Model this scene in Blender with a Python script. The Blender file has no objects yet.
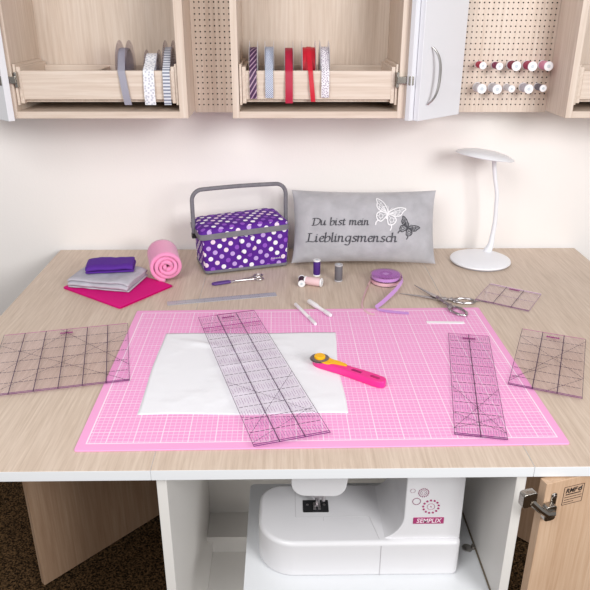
import bpy, bmesh, math, random
from mathutils import Vector, Matrix, noise
random.seed(7)
PI = math.pi
sc = bpy.context.scene
H = 0.76                       # height of the worktop above the floor; z below is measured from the worktop
# ------------------------------------------------------------------ camera
cam = bpy.data.cameras.new('camera'); camo = bpy.data.objects.new('camera', cam)
sc.collection.objects.link(camo); sc.camera = camo
cam.sensor_width = 36.0; cam.lens = 40.93; cam.clip_start = 0.02
def look(p, yw, r):
    cy, sy = math.cos(yw), math.sin(yw)
    f = Vector((sy*math.cos(p), cy*math.cos(p), -math.sin(p)))
    rt = Vector((cy, -sy, 0)); up = rt.cross(f)
    r2 = rt*math.cos(r)+up*math.sin(r); u2 = -rt*math.sin(r)+up*math.cos(r)
    return Matrix((r2, u2, -f)).transposed()
M4 = look(0.405999, 0.0174178, 0.0019295).to_4x4()
M4.translation = Vector((-0.07167, -1.01531, 0.73816+H))
camo.matrix_world = M4
# ------------------------------------------------------------------ world, lights, exposure
w = bpy.data.worlds.new('studio'); sc.world = w; w.use_nodes = True
w.node_tree.nodes['Background'].inputs[0].default_value = (1, .99, .985, 1)
w.node_tree.nodes['Background'].inputs[1].default_value = 0.32
def area(name, loc, target, size, power, col=(1, .995, .99)):
    l = bpy.data.lights.new(name, 'AREA'); l.shape = 'SQUARE'; l.size = size; l.energy = power; l.color = col
    o = bpy.data.objects.new(name, l); sc.collection.objects.link(o)
    o.location = Vector(loc)+Vector((0, 0, H))
    d = Vector(target)-Vector(loc); o.rotation_euler = d.to_track_quat('-Z', 'Y').to_euler()
area('softbox_left', (-0.9, -1.3, 1.6), (-.1, .5, .1), 1.2, 28)
area('softbox_side', (1.5, -1.9, 1.2), (0, 1.0, .25), 1.1, 57)
vs = sc.view_settings
vs.view_transform = 'Standard'; vs.look = 'None'; vs.gamma = 1; vs.use_curve_mapping = False
vs.exposure = 0.12
# ------------------------------------------------------------------ materials
def lin(h):
    h = h.lstrip('#'); out = []
    for i in (0, 2, 4):
        c = int(h[i:i+2], 16)/255
        out.append(c/12.92 if c <= .04045 else ((c+.055)/1.055)**2.4)
    return (*out, 1)
def mat(name):
    m = bpy.data.materials.new(name); m.use_nodes = True
    nt = m.node_tree; return m, nt, nt.nodes['Principled BSDF']
def plain(name, col, rough=.5, metal=0, bump=0, bscale=300, spec=.5, sheen=0, vary=0):
    m, nt, b = mat(name)
    b.inputs['Base Color'].default_value = lin(col); b.inputs['Roughness'].default_value = rough
    b.inputs['Metallic'].default_value = metal; b.inputs['Specular IOR Level'].default_value = spec
    if sheen:
        b.inputs['Sheen Weight'].default_value = sheen
    if bump or vary:
        tc = nt.nodes.new('ShaderNodeTexCoord'); n = nt.nodes.new('ShaderNodeTexNoise')
        n.inputs['Scale'].default_value = bscale; n.inputs['Detail'].default_value = 3
        nt.links.new(tc.outputs['Object'], n.inputs['Vector'])
        if bump:
            bp = nt.nodes.new('ShaderNodeBump'); bp.inputs['Strength'].default_value = bump; bp.inputs['Distance'].default_value = .002
            nt.links.new(n.outputs['Fac'], bp.inputs['Height']); nt.links.new(bp.outputs['Normal'], b.inputs['Normal'])
        if vary:
            n2 = nt.nodes.new('ShaderNodeTexNoise'); n2.inputs['Scale'].default_value = bscale*.1
            n2.inputs['Detail'].default_value = 5
            nt.links.new(tc.outputs['Object'], n2.inputs['Vector'])
            mx = nt.nodes.new('ShaderNodeHueSaturation'); mx.inputs['Color'].default_value = lin(col)
            mr = nt.nodes.new('ShaderNodeMapRange'); mr.inputs['From Min'].default_value = .3; mr.inputs['From Max'].default_value = .7
            mr.inputs['To Min'].default_value = 1-vary; mr.inputs['To Max'].default_value = 1+vary
            nt.links.new(n2.outputs['Fac'], mr.inputs['Value']); nt.links.new(mr.outputs[0], mx.inputs['Value'])
            nt.links.new(mx.outputs[0], b.inputs['Base Color'])
    return m
def wood(name, c0, c1, c2, axis, rough=.45, freq=1.7, ln=4.5, mixf=.35):
    m, nt, b = mat(name); L = nt.links.new
    tc = nt.nodes.new('ShaderNodeTexCoord'); mp = nt.nodes.new('ShaderNodeMapping')
    s = [70*freq]*3; s['xyz'.index(axis)] = ln
    mp.inputs['Scale'].default_value = s; L(tc.outputs['Object'], mp.inputs['Vector'])
    n = nt.nodes.new('ShaderNodeTexNoise'); n.inputs['Scale'].default_value = 1.0; n.inputs['Detail'].default_value = 6
    n.inputs['Roughness'].default_value = .65; n.inputs['Distortion'].default_value = .35
    L(mp.outputs[0], n.inputs['Vector'])
    mp2 = nt.nodes.new('ShaderNodeMapping'); s2 = [11]*3; s2['xyz'.index(axis)] = .9; mp2.inputs['Scale'].default_value = s2
    L(tc.outputs['Object'], mp2.inputs['Vector'])
    n2 = nt.nodes.new('ShaderNodeTexNoise'); n2.inputs['Scale'].default_value = 1; n2.inputs['Detail'].default_value = 3
    n2.inputs['Distortion'].default_value = .6
    L(mp2.outputs[0], n2.inputs['Vector'])
    mx = nt.nodes.new('ShaderNodeMix'); mx.inputs[0].default_value = mixf
    L(n.outputs['Fac'], mx.inputs[2]); L(n2.outputs['Fac'], mx.inputs[3])
    r = nt.nodes.new('ShaderNodeValToRGB'); e = r.color_ramp.elements
    e[0].position = .34; e[0].color = lin(c0); e[1].position = .66; e[1].color = lin(c2)
    k = e.new(.5); k.color = lin(c1)
    L(mx.outputs[0], r.inputs['Fac']); L(r.outputs['Color'], b.inputs['Base Color'])
    b.inputs['Roughness'].default_value = rough; b.inputs['Specular IOR Level'].default_value = .35
    bp = nt.nodes.new('ShaderNodeBump'); bp.inputs['Strength'].default_value = .08; bp.inputs['Distance'].default_value = .001
    L(n.outputs['Fac'], bp.inputs['Height']); L(bp.outputs['Normal'], b.inputs['Normal'])
    return m
def clear(name, tint, gloss=.06, rough=.05):
    m = bpy.data.materials.new(name); m.use_nodes = True; nt = m.node_tree; nt.nodes.clear()
    o = nt.nodes.new('ShaderNodeOutputMaterial'); t = nt.nodes.new('ShaderNodeBsdfTransparent'); t.inputs[0].default_value = lin(tint)
    g = nt.nodes.new('ShaderNodeBsdfGlossy'); g.inputs['Roughness'].default_value = rough
    lw_ = nt.nodes.new('ShaderNodeLayerWeight'); pw_ = nt.nodes.new('ShaderNodeMath'); pw_.operation = 'POWER'; pw_.inputs[1].default_value = 5
    f = nt.nodes.new('ShaderNodeMath'); f.operation = 'MULTIPLY_ADD'; f.inputs[1].default_value = .8; f.inputs[2].default_value = .014
    nt.links.new(lw_.outputs['Facing'], pw_.inputs[0]); nt.links.new(pw_.outputs[0], f.inputs[0])
    mx = nt.nodes.new('ShaderNodeMixShader')
    nt.links.new(f.outputs[0], mx.inputs[0]); nt.links.new(t.outputs[0], mx.inputs[1]); nt.links.new(g.outputs[0], mx.inputs[2])
    nt.links.new(mx.outputs[0], o.inputs['Surface'])
    return m
OAK = ('#c8b5a4', '#d7c6b7', '#e3d5c8')
W_TOP = wood('oak_worktop', '#c1ad9b', '#cfbcab', '#dbcaba', 'y', .4, 2.6, 8, .22)
W_V = wood('oak_upright', *OAK, 'z'); W_H = wood('oak_lengthwise', *OAK, 'x'); W_D = wood('oak_depthwise', *OAK, 'y')
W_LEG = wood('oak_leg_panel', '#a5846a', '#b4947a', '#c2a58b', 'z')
WHITE = plain('white_laminate', '#e3e5e8', .35)
WHITE_GLOSS = plain('white_door_lacquer', '#e6e7ec', .18)
WALLM = plain('painted_wall', '#f7f2ef', .9, bump=.15, bscale=160, spec=.2)
STEEL = plain('brushed_steel', '#b9b7b5', .28, 1)
NICKEL = plain('nickel', '#a9a39c', .25, 1)
SILVER = plain('polished_silver', '#b5b0b2', .3, 1)
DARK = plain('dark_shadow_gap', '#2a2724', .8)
BLACK = plain('black_plastic', '#151517', .45)
def carpet():
    m, nt, b = mat('brown_carpet'); L = nt.links.new
    tc = nt.nodes.new('ShaderNodeTexCoord'); n = nt.nodes.new('ShaderNodeTexNoise'); n.inputs['Scale'].default_value = 190; n.inputs['Detail'].default_value = 2
    L(tc.outputs['Object'], n.inputs['Vector'])
    r = nt.nodes.new('ShaderNodeValToRGB'); e = r.color_ramp.elements
    e[0].position = .38; e[0].color = lin('#1e150c'); e[1].position = .68; e[1].color = lin('#6b5238')
    L(n.outputs['Fac'], r.inputs[0]); L(r.outputs[0], b.inputs['Base Color']); b.inputs['Roughness'].default_value = 1
    b.inputs['Specular IOR Level'].default_value = .05
    bp = nt.nodes.new('ShaderNodeBump'); bp.inputs['Strength'].default_value = .9; bp.inputs['Distance'].default_value = .01
    L(n.outputs['Fac'], bp.inputs['Height']); L(bp.outputs['Normal'], b.inputs['Normal'])
    return m
CARPET = carpet()
# ------------------------------------------------------------------ mesh helpers
def box(bm, x0, x1, y0, y1, z0, z1, mi=0):
    v = [bm.verts.new(p) for p in ((x0,y0,z0),(x1,y0,z0),(x1,y1,z0),(x0,y1,z0),(x0,y0,z1),(x1,y0,z1),(x1,y1,z1),(x0,y1,z1))]
    fs = []
    for q in ((3,2,1,0),(4,5,6,7),(0,1,5,4),(1,2,6,5),(2,3,7,6),(3,0,4,7)):
        f = bm.faces.new([v[i] for i in q]); f.material_index = mi; fs.append(f)
    return fs
def frame_of(d):
    d = d.normalized(); a = Vector((0, 0, 1)) if abs(d.z) < .9 else Vector((1, 0, 0))
    u = d.cross(a).normalized(); return u, d.cross(u).normalized()
def tube(bm, pts, r, seg=10, closed=False, mi=0, caps=True):
    pts = [Vector(p) for p in pts]; n = len(pts); rings = []; pu = None
    for i, p in enumerate(pts):
        if closed: d = pts[(i+1) % n]-pts[i-1]
        else: d = pts[min(i+1, n-1)]-pts[max(i-1, 0)]
        d.normalize()
        if pu is None: u, v = frame_of(d)
        else:
            u = pu-d*pu.dot(d); u.normalize(); v = d.cross(u)
        pu = u
        rr = r[i] if isinstance(r, (list, tuple)) else r
        rings.append([bm.verts.new(p+(u*math.cos(2*PI*k/seg)+v*math.sin(2*PI*k/seg))*rr) for k in range(seg)])
    for i in range(n if closed else n-1):
        a, b = rings[i], rings[(i+1) % n]
        for k in range(seg):
            f = bm.faces.new((a[k], a[(k+1) % seg], b[(k+1) % seg], b[k])); f.material_index = mi
    if not closed and caps:
        bm.faces.new(rings[0][::-1]).material_index = mi; bm.faces.new(rings[-1]).material_index = mi
def lathe(bm, prof, seg=32, axis='z', c=(0, 0, 0), mi=0):
    rings = []
    def P(r, h, a):
        x, y = r*math.cos(a), r*math.sin(a)
        q = {'z': (x, y, h), 'x': (h, x, y), 'y': (y, h, x)}[axis]
        return Vector(q)+Vector(c)
    for r, h in prof:
        if r < 1e-6: rings.append([bm.verts.new(P(0, h, 0))])
        else: rings.append([bm.verts.new(P(r, h, 2*PI*k/seg)) for k in range(seg)])
    for a, b in zip(rings, rings[1:]):
        for k in range(seg):
            k2 = (k+1) % seg
            if len(a) == 1 and len(b) == 1: continue
            if len(a) == 1: f = bm.faces.new((a[0], b[k2], b[k]))
            elif len(b) == 1: f = bm.faces.new((a[k], a[k2], b[0]))
            else: f = bm.faces.new((a[k], a[k2], b[k2], b[k]))
            f.material_index = mi
    if len(rings[0]) > 1: bm.faces.new(rings[0][::-1]).material_index = mi
    if len(rings[-1]) > 1: bm.faces.new(rings[-1]).material_index = mi
def prism(bm, poly, h0, h1, plane='xy', mi=0):
    def P(a, b, h): return {'xy': (a, b, h), 'xz': (a, h, b), 'yz': (h, a, b)}[plane]
    lo = [bm.verts.new(P(a, b, h0)) for a, b in poly]; hi = [bm.verts.new(P(a, b, h1)) for a, b in poly]
    n = len(poly); fs = [bm.faces.new(lo[::-1]), bm.faces.new(hi)]
    for i in range(n): fs.append(bm.faces.new((lo[i], lo[(i+1) % n], hi[(i+1) % n], hi[i])))
    for f in fs: f.material_index = mi
def rrect(x0, x1, y0, y1, r, seg=6):
    rs = r if isinstance(r, (list, tuple)) else [r]*4; out = []
    for (cx, cy, sx, sy, a0), rr in zip(((x0, y0, 1, 1, PI), (x1, y0, -1, 1, 1.5*PI), (x1, y1, -1, -1, 0), (x0, y1, 1, -1, .5*PI)), rs):
        for k in range(seg+1):
            a = a0+k/seg*PI/2; out.append((cx+sx*rr+rr*math.cos(a), cy+sy*rr+rr*math.sin(a)))
    return out
def link(name, me, parent=None, loc=None):
    o = bpy.data.objects.new(name, me); sc.collection.objects.link(o)
    if parent: o.parent = parent
    if loc is not None: o.location = Vector(loc)
    return o
def obj(name, bm, mats, parent=None, loc=None, smooth=False, bevel=0, bseg=2, sub=0):
    bmesh.ops.recalc_face_normals(bm, faces=bm.faces)
    me = bpy.data.meshes.new(name); bm.to_mesh(me); bm.free()
    for m in (mats if isinstance(mats, (list, tuple)) else [mats]): me.materials.append(m)
    o = link(name, me, parent, loc)
    if parent is None and loc is None: o.location.z = H
    if smooth: me.polygons.foreach_set('use_smooth', [True]*len(me.polygons))
    if bevel:
        b = o.modifiers.new('bevel', 'BEVEL'); b.width = bevel; b.segments = bseg; b.limit_method = 'ANGLE'; b.angle_limit = math.radians(40)
        me.polygons.foreach_set('use_smooth', [True]*len(me.polygons))
        wn = o.modifiers.new('wn', 'WEIGHTED_NORMAL'); wn.keep_sharp = True
    if sub:
        s = o.modifiers.new('sub', 'SUBSURF'); s.levels = sub; s.render_levels = sub
    if smooth and not bevel and not sub:
        try: me.set_sharp_from_angle(angle=math.radians(38))
        except Exception: pass
    return o
def NB(): return bmesh.new()
def tag(o, label, cat, group=None):
    o['label'] = label; o['category'] = cat
    if group: o['group'] = group
    return o
def thing(name, label, cat, loc=(0, 0, 0), rz=0, group=None):
    o = bpy.data.objects.new(name, None); sc.collection.objects.link(o); o.empty_display_size = .02
    o.location = Vector(loc)+Vector((0, 0, H)); o.rotation_euler = (0, 0, rz)
    return tag(o, label, cat, group)
def struct(name, bm, m, **k):
    o = obj(name, bm, m, **k); o['kind'] = 'structure'; return o
def ribbon_strip(bm, pts, nrm_w, thick=.0006, mi=0, uv=True):
    """flat band: pts centre line, nrm_w half-width vectors (one per point or constant)"""
    pts = [Vector(p) for p in pts]; uvl = bm.loops.layers.uv.verify()
    L = 0; pr = []; n = len(pts)
    for i, p in enumerate(pts):
        wv = Vector(nrm_w[i]) if isinstance(nrm_w, list) else Vector(nrm_w)
        d = (pts[min(i+1, n-1)]-pts[max(i-1, 0)]).normalized(); nn = d.cross(wv).normalized()*thick/2
        if i: L += (p-pts[i-1]).length
        pr.append(([bm.verts.new(q) for q in (p-wv-nn, p+wv-nn, p+wv+nn, p-wv+nn)], L, wv.length))
    for (a, la, wa), (b, lb, wb) in zip(pr, pr[1:]):
        for i in range(4):
            j = (i+1) % 4
            f = bm.faces.new((a[i], a[j], b[j], b[i])); f.material_index = mi
            us = {0: -wa, 1: wa, 2: wa, 3: -wa}
            for lp, (u, v) in zip(f.loops, ((us[i], la), (us[j], la), (us[j], lb), (us[i], lb))): lp[uvl].uv = (u, v)
    bm.faces.new(pr[0][0][::-1]).material_index = mi; bm.faces.new(pr[-1][0]).material_index = mi
def catmull(pts, n=6):
    pts = [Vector(p) for p in pts]; out = []
    for i in range(len(pts)-1):
        p0 = pts[max(i-1, 0)]; p1 = pts[i]; p2 = pts[i+1]; p3 = pts[min(i+2, len(pts)-1)]
        for k in range(n):
            t = k/n
            out.append(.5*((2*p1)+(p2-p0)*t+(2*p0-5*p1+4*p2-p3)*t*t+(3*p1-p0-3*p2+p3)*t**3))
    out.append(pts[-1]); return out
def text_mesh(s, size, m, parent, name, shear=0, bold=0, extr=.0002, align='CENTER', sx=1.0):
    c = bpy.data.curves.new(name, 'FONT'); c.body = s; c.size = size; c.shear = shear; c.offset = bold; c.extrude = extr
    c.align_x = align; c.align_y = 'CENTER'; c.resolution_u = 3
    t = bpy.data.objects.new(name, c); sc.collection.objects.link(t)
    dg = bpy.context.evaluated_depsgraph_get(); me = bpy.data.meshes.new_from_object(t.evaluated_get(dg))
    bpy.data.objects.remove(t); bpy.data.curves.remove(c)
    me.materials.clear(); me.materials.append(m)
    for v in me.vertices: v.co.x *= sx
    return link(name, me, parent)
# ------------------------------------------------------------------ the setting
bm = NB(); box(bm, -2.6, 2.6, 1.105, 1.2, -H, 1.9); struct('wall_back', bm, WALLM)
bm = NB(); box(bm, -2.6, 2.6, -2.2, 1.2, -H-.06, -H); struct('floor', bm, CARPET)
# ------------------------------------------------------------------ worktop (three hinged leaves)
top = thing('worktop', 'large pale oak worktop with white front edge carrying the pink mat', 'table top', (0, 0, -.022))
def leaf(name, x0, x1):
    bm = NB(); fs = box(bm, x0, x1, -.0650, 1.088, .001, .022)
    for f in fs:
        f.material_index = 0 if f.normal.z > .5 or f.calc_center_median().z > .0219 else 1
    return obj(name, bm, [W_TOP, WHITE], top, bevel=.0008)
leaf('leaf', -.808, -.3053); leaf('centre_panel', -.305, .3645); leaf('leaf', .365, .897)
# ------------------------------------------------------------------ sewing cabinet below
cab = thing('sewing_cabinet', 'white sewing cabinet under the worktop with its oak door open', 'cabinet', (0, 0, -H))
def cbox(name, b, m, bev=.0008):
    bm = NB(); box(bm, *b); return obj(name, bm, m, cab, bevel=bev)
zt = H-.0225
WHITE_IN = plain('white_carcass', '#dfdcd8', .4)
cbox('side_panel', (-.299, -.281, -.055, .86, .0, zt), WHITE_IN)
cbox('side_panel', (.340, .358, -.055, .86, .0, zt), WHITE_IN)
cbox('back_panel', (-.281, .340, .468, .480, .0, zt), WHITE_IN)
cbox('bottom_panel', (-.281, .340, -.05, .468, .04, .058), WHITE_IN)
cbox('shelf', (-.281, -.158, .372, .468, H-.575, H-.558), WHITE_IN)
# lift platform the machine stands on
ZP = -.34
bm = NB(); prism(bm, rrect(-.157, .339, -.03, .318, [.004, .004, .004, .012]), H+ZP-.018, H+ZP); obj('lift_platform', bm, WHITE, cab, bevel=.001)
bm = NB(); tube(bm, [(.3385, -.03, H+ZP+.003), (.3385, .318, H+ZP+.003)], .002, 6); obj('platform_edge_strip', bm, plain('brown_edge', '#6f6353', .5), cab)
bm = NB(); lathe(bm, [(0, .004), (.006, .004), (.011, .002), (.012, 0)], 20, 'z', (.322, .098, H+ZP)); k = obj('mounting_screw', bm, STEEL, cab, smooth=True)
bm = NB(); box(bm, .332, .3395, .092, .104, H+ZP, H+ZP+.007); obj('bracket', bm, NICKEL, cab, bevel=.001)
bm = NB(); lathe(bm, [(0, 0), (.006, 0), (.006, -.006), (0, -.006)], 14, 'x', (.34, .262, H+ZP+.02)); obj('pin', bm, NICKEL, cab, smooth=True)
# fold out leg panels carrying the leaves
def gate(p0, p1):
    p0 = Vector(p0); p1 = Vector(p1); d = (p1-p0).normalized(); n = Vector((-d.y, d.x))*.009
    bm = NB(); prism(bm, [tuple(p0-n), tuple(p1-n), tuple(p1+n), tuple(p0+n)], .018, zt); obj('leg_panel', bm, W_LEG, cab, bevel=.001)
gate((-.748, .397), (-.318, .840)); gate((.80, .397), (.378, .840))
# door, folded right back beside the cabinet
ang = math.radians(17); hx, hy = .383, -.082; u = Vector((math.cos(ang), math.sin(ang), 0)); nf = Vector((math.sin(ang), -math.cos(ang), 0))
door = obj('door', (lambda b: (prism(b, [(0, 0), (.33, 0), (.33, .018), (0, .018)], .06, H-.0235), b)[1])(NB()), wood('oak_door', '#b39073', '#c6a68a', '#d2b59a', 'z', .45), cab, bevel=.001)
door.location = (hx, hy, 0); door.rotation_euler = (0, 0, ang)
bm = NB()
prism(bm, rrect(.014, .025, H-.108, H-.046, .005), -.003, 0, 'xz')                                    # mounting plate on the door
prism(bm, rrect(-.004, .019, H-.095, H-.063, .006), -.014, -.002, 'xz'); hg = obj('hinge', bm, NICKEL, door, bevel=.0015)
bm = NB(); tube(bm, [(.012, -.012, H-.079), (-.006, -.017, H-.072), (-.020, -.017, H-.060), (-.034, -.008, H-.046)], [.008, .0065, .006, .0075], 8)
obj('hinge_arm', bm, NICKEL, door, smooth=True)
bm = NB(); prism(bm, rrect(-.054, -.026, H-.054, H-.024, .006), -.013, .002, 'xz'); obj('hinge_cup', bm, NICKEL, door, bevel=.002)
for sx, sz in ((.0195, H-.053), (.0195, H-.101)):
    bm = NB(); lathe(bm, [(0, -.0045), (.0035, -.0045), (.004, -.003)], 12, 'y', (sx, 0, sz)); obj('screw', bm, SILVER, door, smooth=True)
# printed sticker on the door
INK = plain('sticker_ink', '#2c2320', .6)
stk = obj('sticker', (lambda b: (box(b, .040, .083, -.0004, 0, H-.080, H-.040), b)[1])(NB()), plain('sticker_paper', '#c3a287', .5), door)
bm = NB(); x0, x1, z0, z1 = .040, .083, H-.080, H-.040
for b in ((x0, x1, z0, z0+.0008), (x0, x1, z1-.0008, z1), (x0, x0+.0008, z0, z1), (x1-.0008, x1, z0, z1)): box(bm, b[0], b[1], -.0008, -.0003, b[2], b[3])
for i, (a, b_, t) in enumerate(((.045, .077, .0022), (.043, .080, .0012), (.044, .080, .0012), (.043, .064, .0012))):
    z = z0+.021-i*.0055; x = a; random.seed(i)
    while x < b_:
        l = random.uniform(.001, .004); box(bm, x, min(x+l, b_), -.0008, -.0003, z, z+t); x += l+.0007
obj('print', bm, INK, stk)
t = text_mesh('RMF', .0135, INK, stk, 'lettering', shear=.2, bold=.0004, sx=.95); t.location = (.0555, -.0006, H-.0500); t.rotation_euler = (PI/2, 0, 0)
bm = NB(); tube(bm, [(.0745+.0031*math.cos(a), -.0006, H-.0505+.0031*math.sin(a)) for a in [x*2*PI/16 for x in range(16)]], .0012, 6, True)
tube(bm, [(.0745, -.0006, H-.0490), (.0775, -.0006, H-.0455), (.0790, -.0006, H-.0430)], [.0016, .0012, .0004], 6); obj('emblem', bm, INK, stk)
# ------------------------------------------------------------------ sewing machine on the lift platform
MW = plain('machine_white', '#dfdee1', .25); MAG = plain('machine_magenta', '#a83a70', .45); MAGD = plain('machine_plum', '#8a3a62', .45)
mc = thing('sewing_machine', 'white sewing machine with magenta dotted flowers sunk in the cabinet', 'sewing machine', (0, 0, ZP))
bm = NB(); prism(bm, rrect(-.128, .283, .022, .205, [.075, .014, .02, .05], 10), 0, .09); obj('base', bm, MW, mc, bevel=.009, bseg=4)
# column, arm and head: one C-shaped body
def arcpts(cx, cz, r, a0, a1, n=8): return [(cx+r*math.cos(math.radians(a0+(a1-a0)*k/n)), cz+r*math.sin(math.radians(a0+(a1-a0)*k/n))) for k in range(n+1)]
poly = [(.281, .085)] + arcpts(.249, .272, .03, 0, 90) + arcpts(-.03, .272, .03, 90, 180)
poly += arcpts(-.030, .228, .03, 180, 262) + arcpts(.020, .224, .028, 280, 350) + arcpts(.085, .243, .034, 170, 95, 6)
poly += arcpts(.125, .235, .04, 80, 0) + arcpts(.105, .145, .06, 0, -90)[:7] + [(.105, .085)]
bm = NB(); prism(bm, poly, .034, .195, 'xz'); body = obj('arm_body', bm, MW, mc, bevel=.011, bseg=4)
bm = NB(); prism(bm, rrect(-.034, .021, .112, .150, .002), .0895, .0908); obj('needle_plate', bm, plain('gunmetal', '#3a3a3d', .35, .6), mc)
for sx in (-.024, .012):
    bm = NB(); lathe(bm, [(0, .0008), (.003, .0008), (.0032, 0)], 10, 'z', (sx, .135, .0905)); obj('plate_screw', bm, SILVER, mc, smooth=True)
bm = NB()
box(bm, -.012, -.006, .118, .13, .0912, .094); box(bm, -.002, .004, .118, .13, .0912, .094); box(bm, -.012, .004, .126, .138, .0912, .095)
tube(bm, [(-.004, .134, .094), (-.004, .134, .21)], .0035, 8); box(bm, -.012, .006, .124, .142, .118, .135)
obj('presser_foot', bm, SILVER, mc, bevel=.0008)
bm = NB(); tube(bm, [(.010, .128, .108), (.010, .128, .21)], .004, 8); tube(bm, [(.0, .122, .099), (.0, .122, .21)], .0018, 6); obj('needle_bar', bm, SILVER, mc, smooth=True)
SEAM = plain('seam_grey', '#bdbabd', .5)
bm = NB()
for a, b_ in (((-.05, .20), (-.05, .098)), ((-.05, .098), (.105, .098)), ((.105, .098), (.118, .032)), ((.008, .098), (.008, .086))):
    tube(bm, [(a[0], a[1], .0899), (b_[0], b_[1], .0899)], .0006, 5)
tube(bm, [(.121, .0215, .082), (.121, .0215, .004)], .0006, 5)
obj('panel_seam', bm, SEAM, mc)
def face_obj(name, m, fn):
    bm = NB(); fn(bm); return obj(name, bm, m, mc)
YF = .0336
def disc(bm, x, z, r, seg=10): lathe(bm, [(0, -.0006), (r, -.0006), (r, 0.0008)], seg, 'y', (x, YF, z))
def ringdots(bm, x, z, R, n, r):
    for k in range(n): disc(bm, x+R*math.cos(2*PI*k/n+.2), z+R*math.sin(2*PI*k/n+.2), r, 8)
def ringline(bm, x, z, R, r=.0004): tube(bm, [(x+R*math.cos(2*PI*k/24), YF-.0002, z+R*math.sin(2*PI*k/24)) for k in range(24)], r, 4, True)
def big(bm):
    ringdots(bm, .2165, .170, .0155, 13, .0022); ringline(bm, .2165, .170, .0075); disc(bm, .2165, .170, .0012)
def mid(bm):
    ringdots(bm, .1995, .2045, .0098, 16, .0012); ringline(bm, .1995, .2045, .0060); ringdots(bm, .1995, .2045, .003, 5, .0006)
def small(bm):
    ringdots(bm, .187, .1835, .0078, 20, .0007); ringline(bm, .187, .1835, .0078, .0003); ringline(bm, .178, .2095, .0048, .0003)
face_obj('flower_print', MAG, big); face_obj('flower_print', MAGD, mid); face_obj('flower_print', MAGD, small)
bm = NB(); box(bm, .1835, .245, YF-.0008, YF+.001, .1275, .143); bd = obj('badge', bm, MAG, mc, bevel=.0005)
t = text_mesh('SEMPLIX', .0148, plain('badge_white', '#f7e6ef', .5), bd, 'lettering', shear=.15, bold=.0001, sx=.90); t.location = (.2143, YF-.0011, .1352); t.rotation_euler = (PI/2, 0, 0)
# ------------------------------------------------------------------ wall cabinets
YC, YW = .85, 1.104; ZB = .459; ZT = 1.02; TH = .018
RIM = plain('reel_plastic', '#e9e6ea', .3)
def wall_cabinet(name, label, x0, x1, drawer=True):
    c = thing(name, label, 'wall cabinet', (x0, YC, ZB)); w_ = x1-x0; d = YW-YC
    def b(n, *q, m=W_V):
        bm = NB(); box(bm, *q); return obj(n, bm, m, c, bevel=.0007)
    b('side_panel', 0, TH, 0, d, 0, ZT-ZB); b('side_panel', w_-TH-.005, w_, 0, d, 0, ZT-ZB)
    b('bottom_panel', TH, w_-TH-.005, 0, d, 0, TH, m=W_H); b('top_panel', TH, w_-TH-.005, 0, d, ZT-ZB-TH, ZT-ZB, m=W_H)
    b('back_panel', TH, w_-TH-.005, d-.02, d-.006, TH, ZT-ZB-TH)
    # shallow tray drawer, its side boards taller than the front
    xl, xr = TH+.001, w_-TH-.006; z0 = .030
    bm = NB(); box(bm, xl+.018, xr-.018, .012, .026, .048, .122); dr = obj('drawer', bm, W_H, c, bevel=.001)
    def e(n, *q, m=W_D):
        bm = NB(); box(bm, *q); return obj(n, bm, m, dr, bevel=.0008)
    for s in (0, 1):
        X = xl if s == 0 else xr
        e('side_board', *( (X+.008, X+.018) if s == 0 else (X-.018, X-.008)), .012, d-.03, .038, .132)
        e('runner', *((X+.0005, X+.007) if s == 0 else (X-.007, X-.0005)), .008, d-.03, .034, .139)
    e('floor_board', xl+.018, xr-.018, .026, d-.03, .040, .046); e('back_board', xl+.018, xr-.018, d-.044, d-.03, .046, .122, m=W_H)
    e('divider', xl+w_*.42, xl+w_*.42+.008, .026, d-.044, .046, .118) if name != 'x' else None
    return c, w_
def hinge(parent, x, y, z, sgn):
    """concealed cup hinge bridging the front edge of a side panel"""
    root = None
    for n, q in (('hinge', (x-sgn*.031, x-sgn*.0235, z-.020, z+.020, -.004, .012)), ('hinge_arm', (x-sgn*.029, x+sgn*.003, z-.009, z+.009, -.010, -.001)),
                 ('hinge_cup', (x-sgn*.001, x+sgn*.0125, z-.012, z+.012, -.024, -.012))):
        bm = NB(); prism(bm, rrect(*sorted(q[:2]), q[2], q[3], .003), y+q[4], y+q[5], 'xz')
        oo = obj(n, bm, NICKEL, root or parent, bevel=.001); root = root or oo
def door_board(parent, P, u, n, s0, s1, t0, t1, z0, z1, name='door'):
    P = Vector(P); u = Vector(u); n = Vector(n)
    q = [P+u*s0+n*t0, P+u*s1+n*t0, P+u*s1+n*t1, P+u*s0+n*t1]
    bm = NB(); prism(bm, [tuple(v) for v in q], z0, z1); return obj(name, bm, WHITE_GLOSS, parent, bevel=.0012)
uu = (.738, .675); nn = (-.675, .738)
cL, wL = wall_cabinet('wall_cabinet', 'oak wall cabinet at upper left, its drawer holding three grey and white reels', -.805, -.329)
cC, wC = wall_cabinet('wall_cabinet', 'oak wall cabinet above the basket and pillow, with five ribbons over its drawer', -.2085, .2605)
cR, wR = wall_cabinet('wall_cabinet', 'oak wall cabinet at the right edge beyond the thread pegboard', .699, 1.19)
# doors folded back: near corner (world) minus cabinet origin
o = (-.2085, YC)
dC = door_board(cC, (.290-o[0], .822-o[1]), uu, nn, -.016, .19, .018, .033, -.004, ZT-ZB)
hinge(cC, wC, 0, .100, 1)
o = (-.805, YC)
dL = door_board(cL, (-.831-o[0], .822-o[1]), (-.738, .675), (.675, .738), -.020, .19, .019, .037, -.004, ZT-ZB)
hinge(cL, 0, 0, .100, -1)
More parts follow.
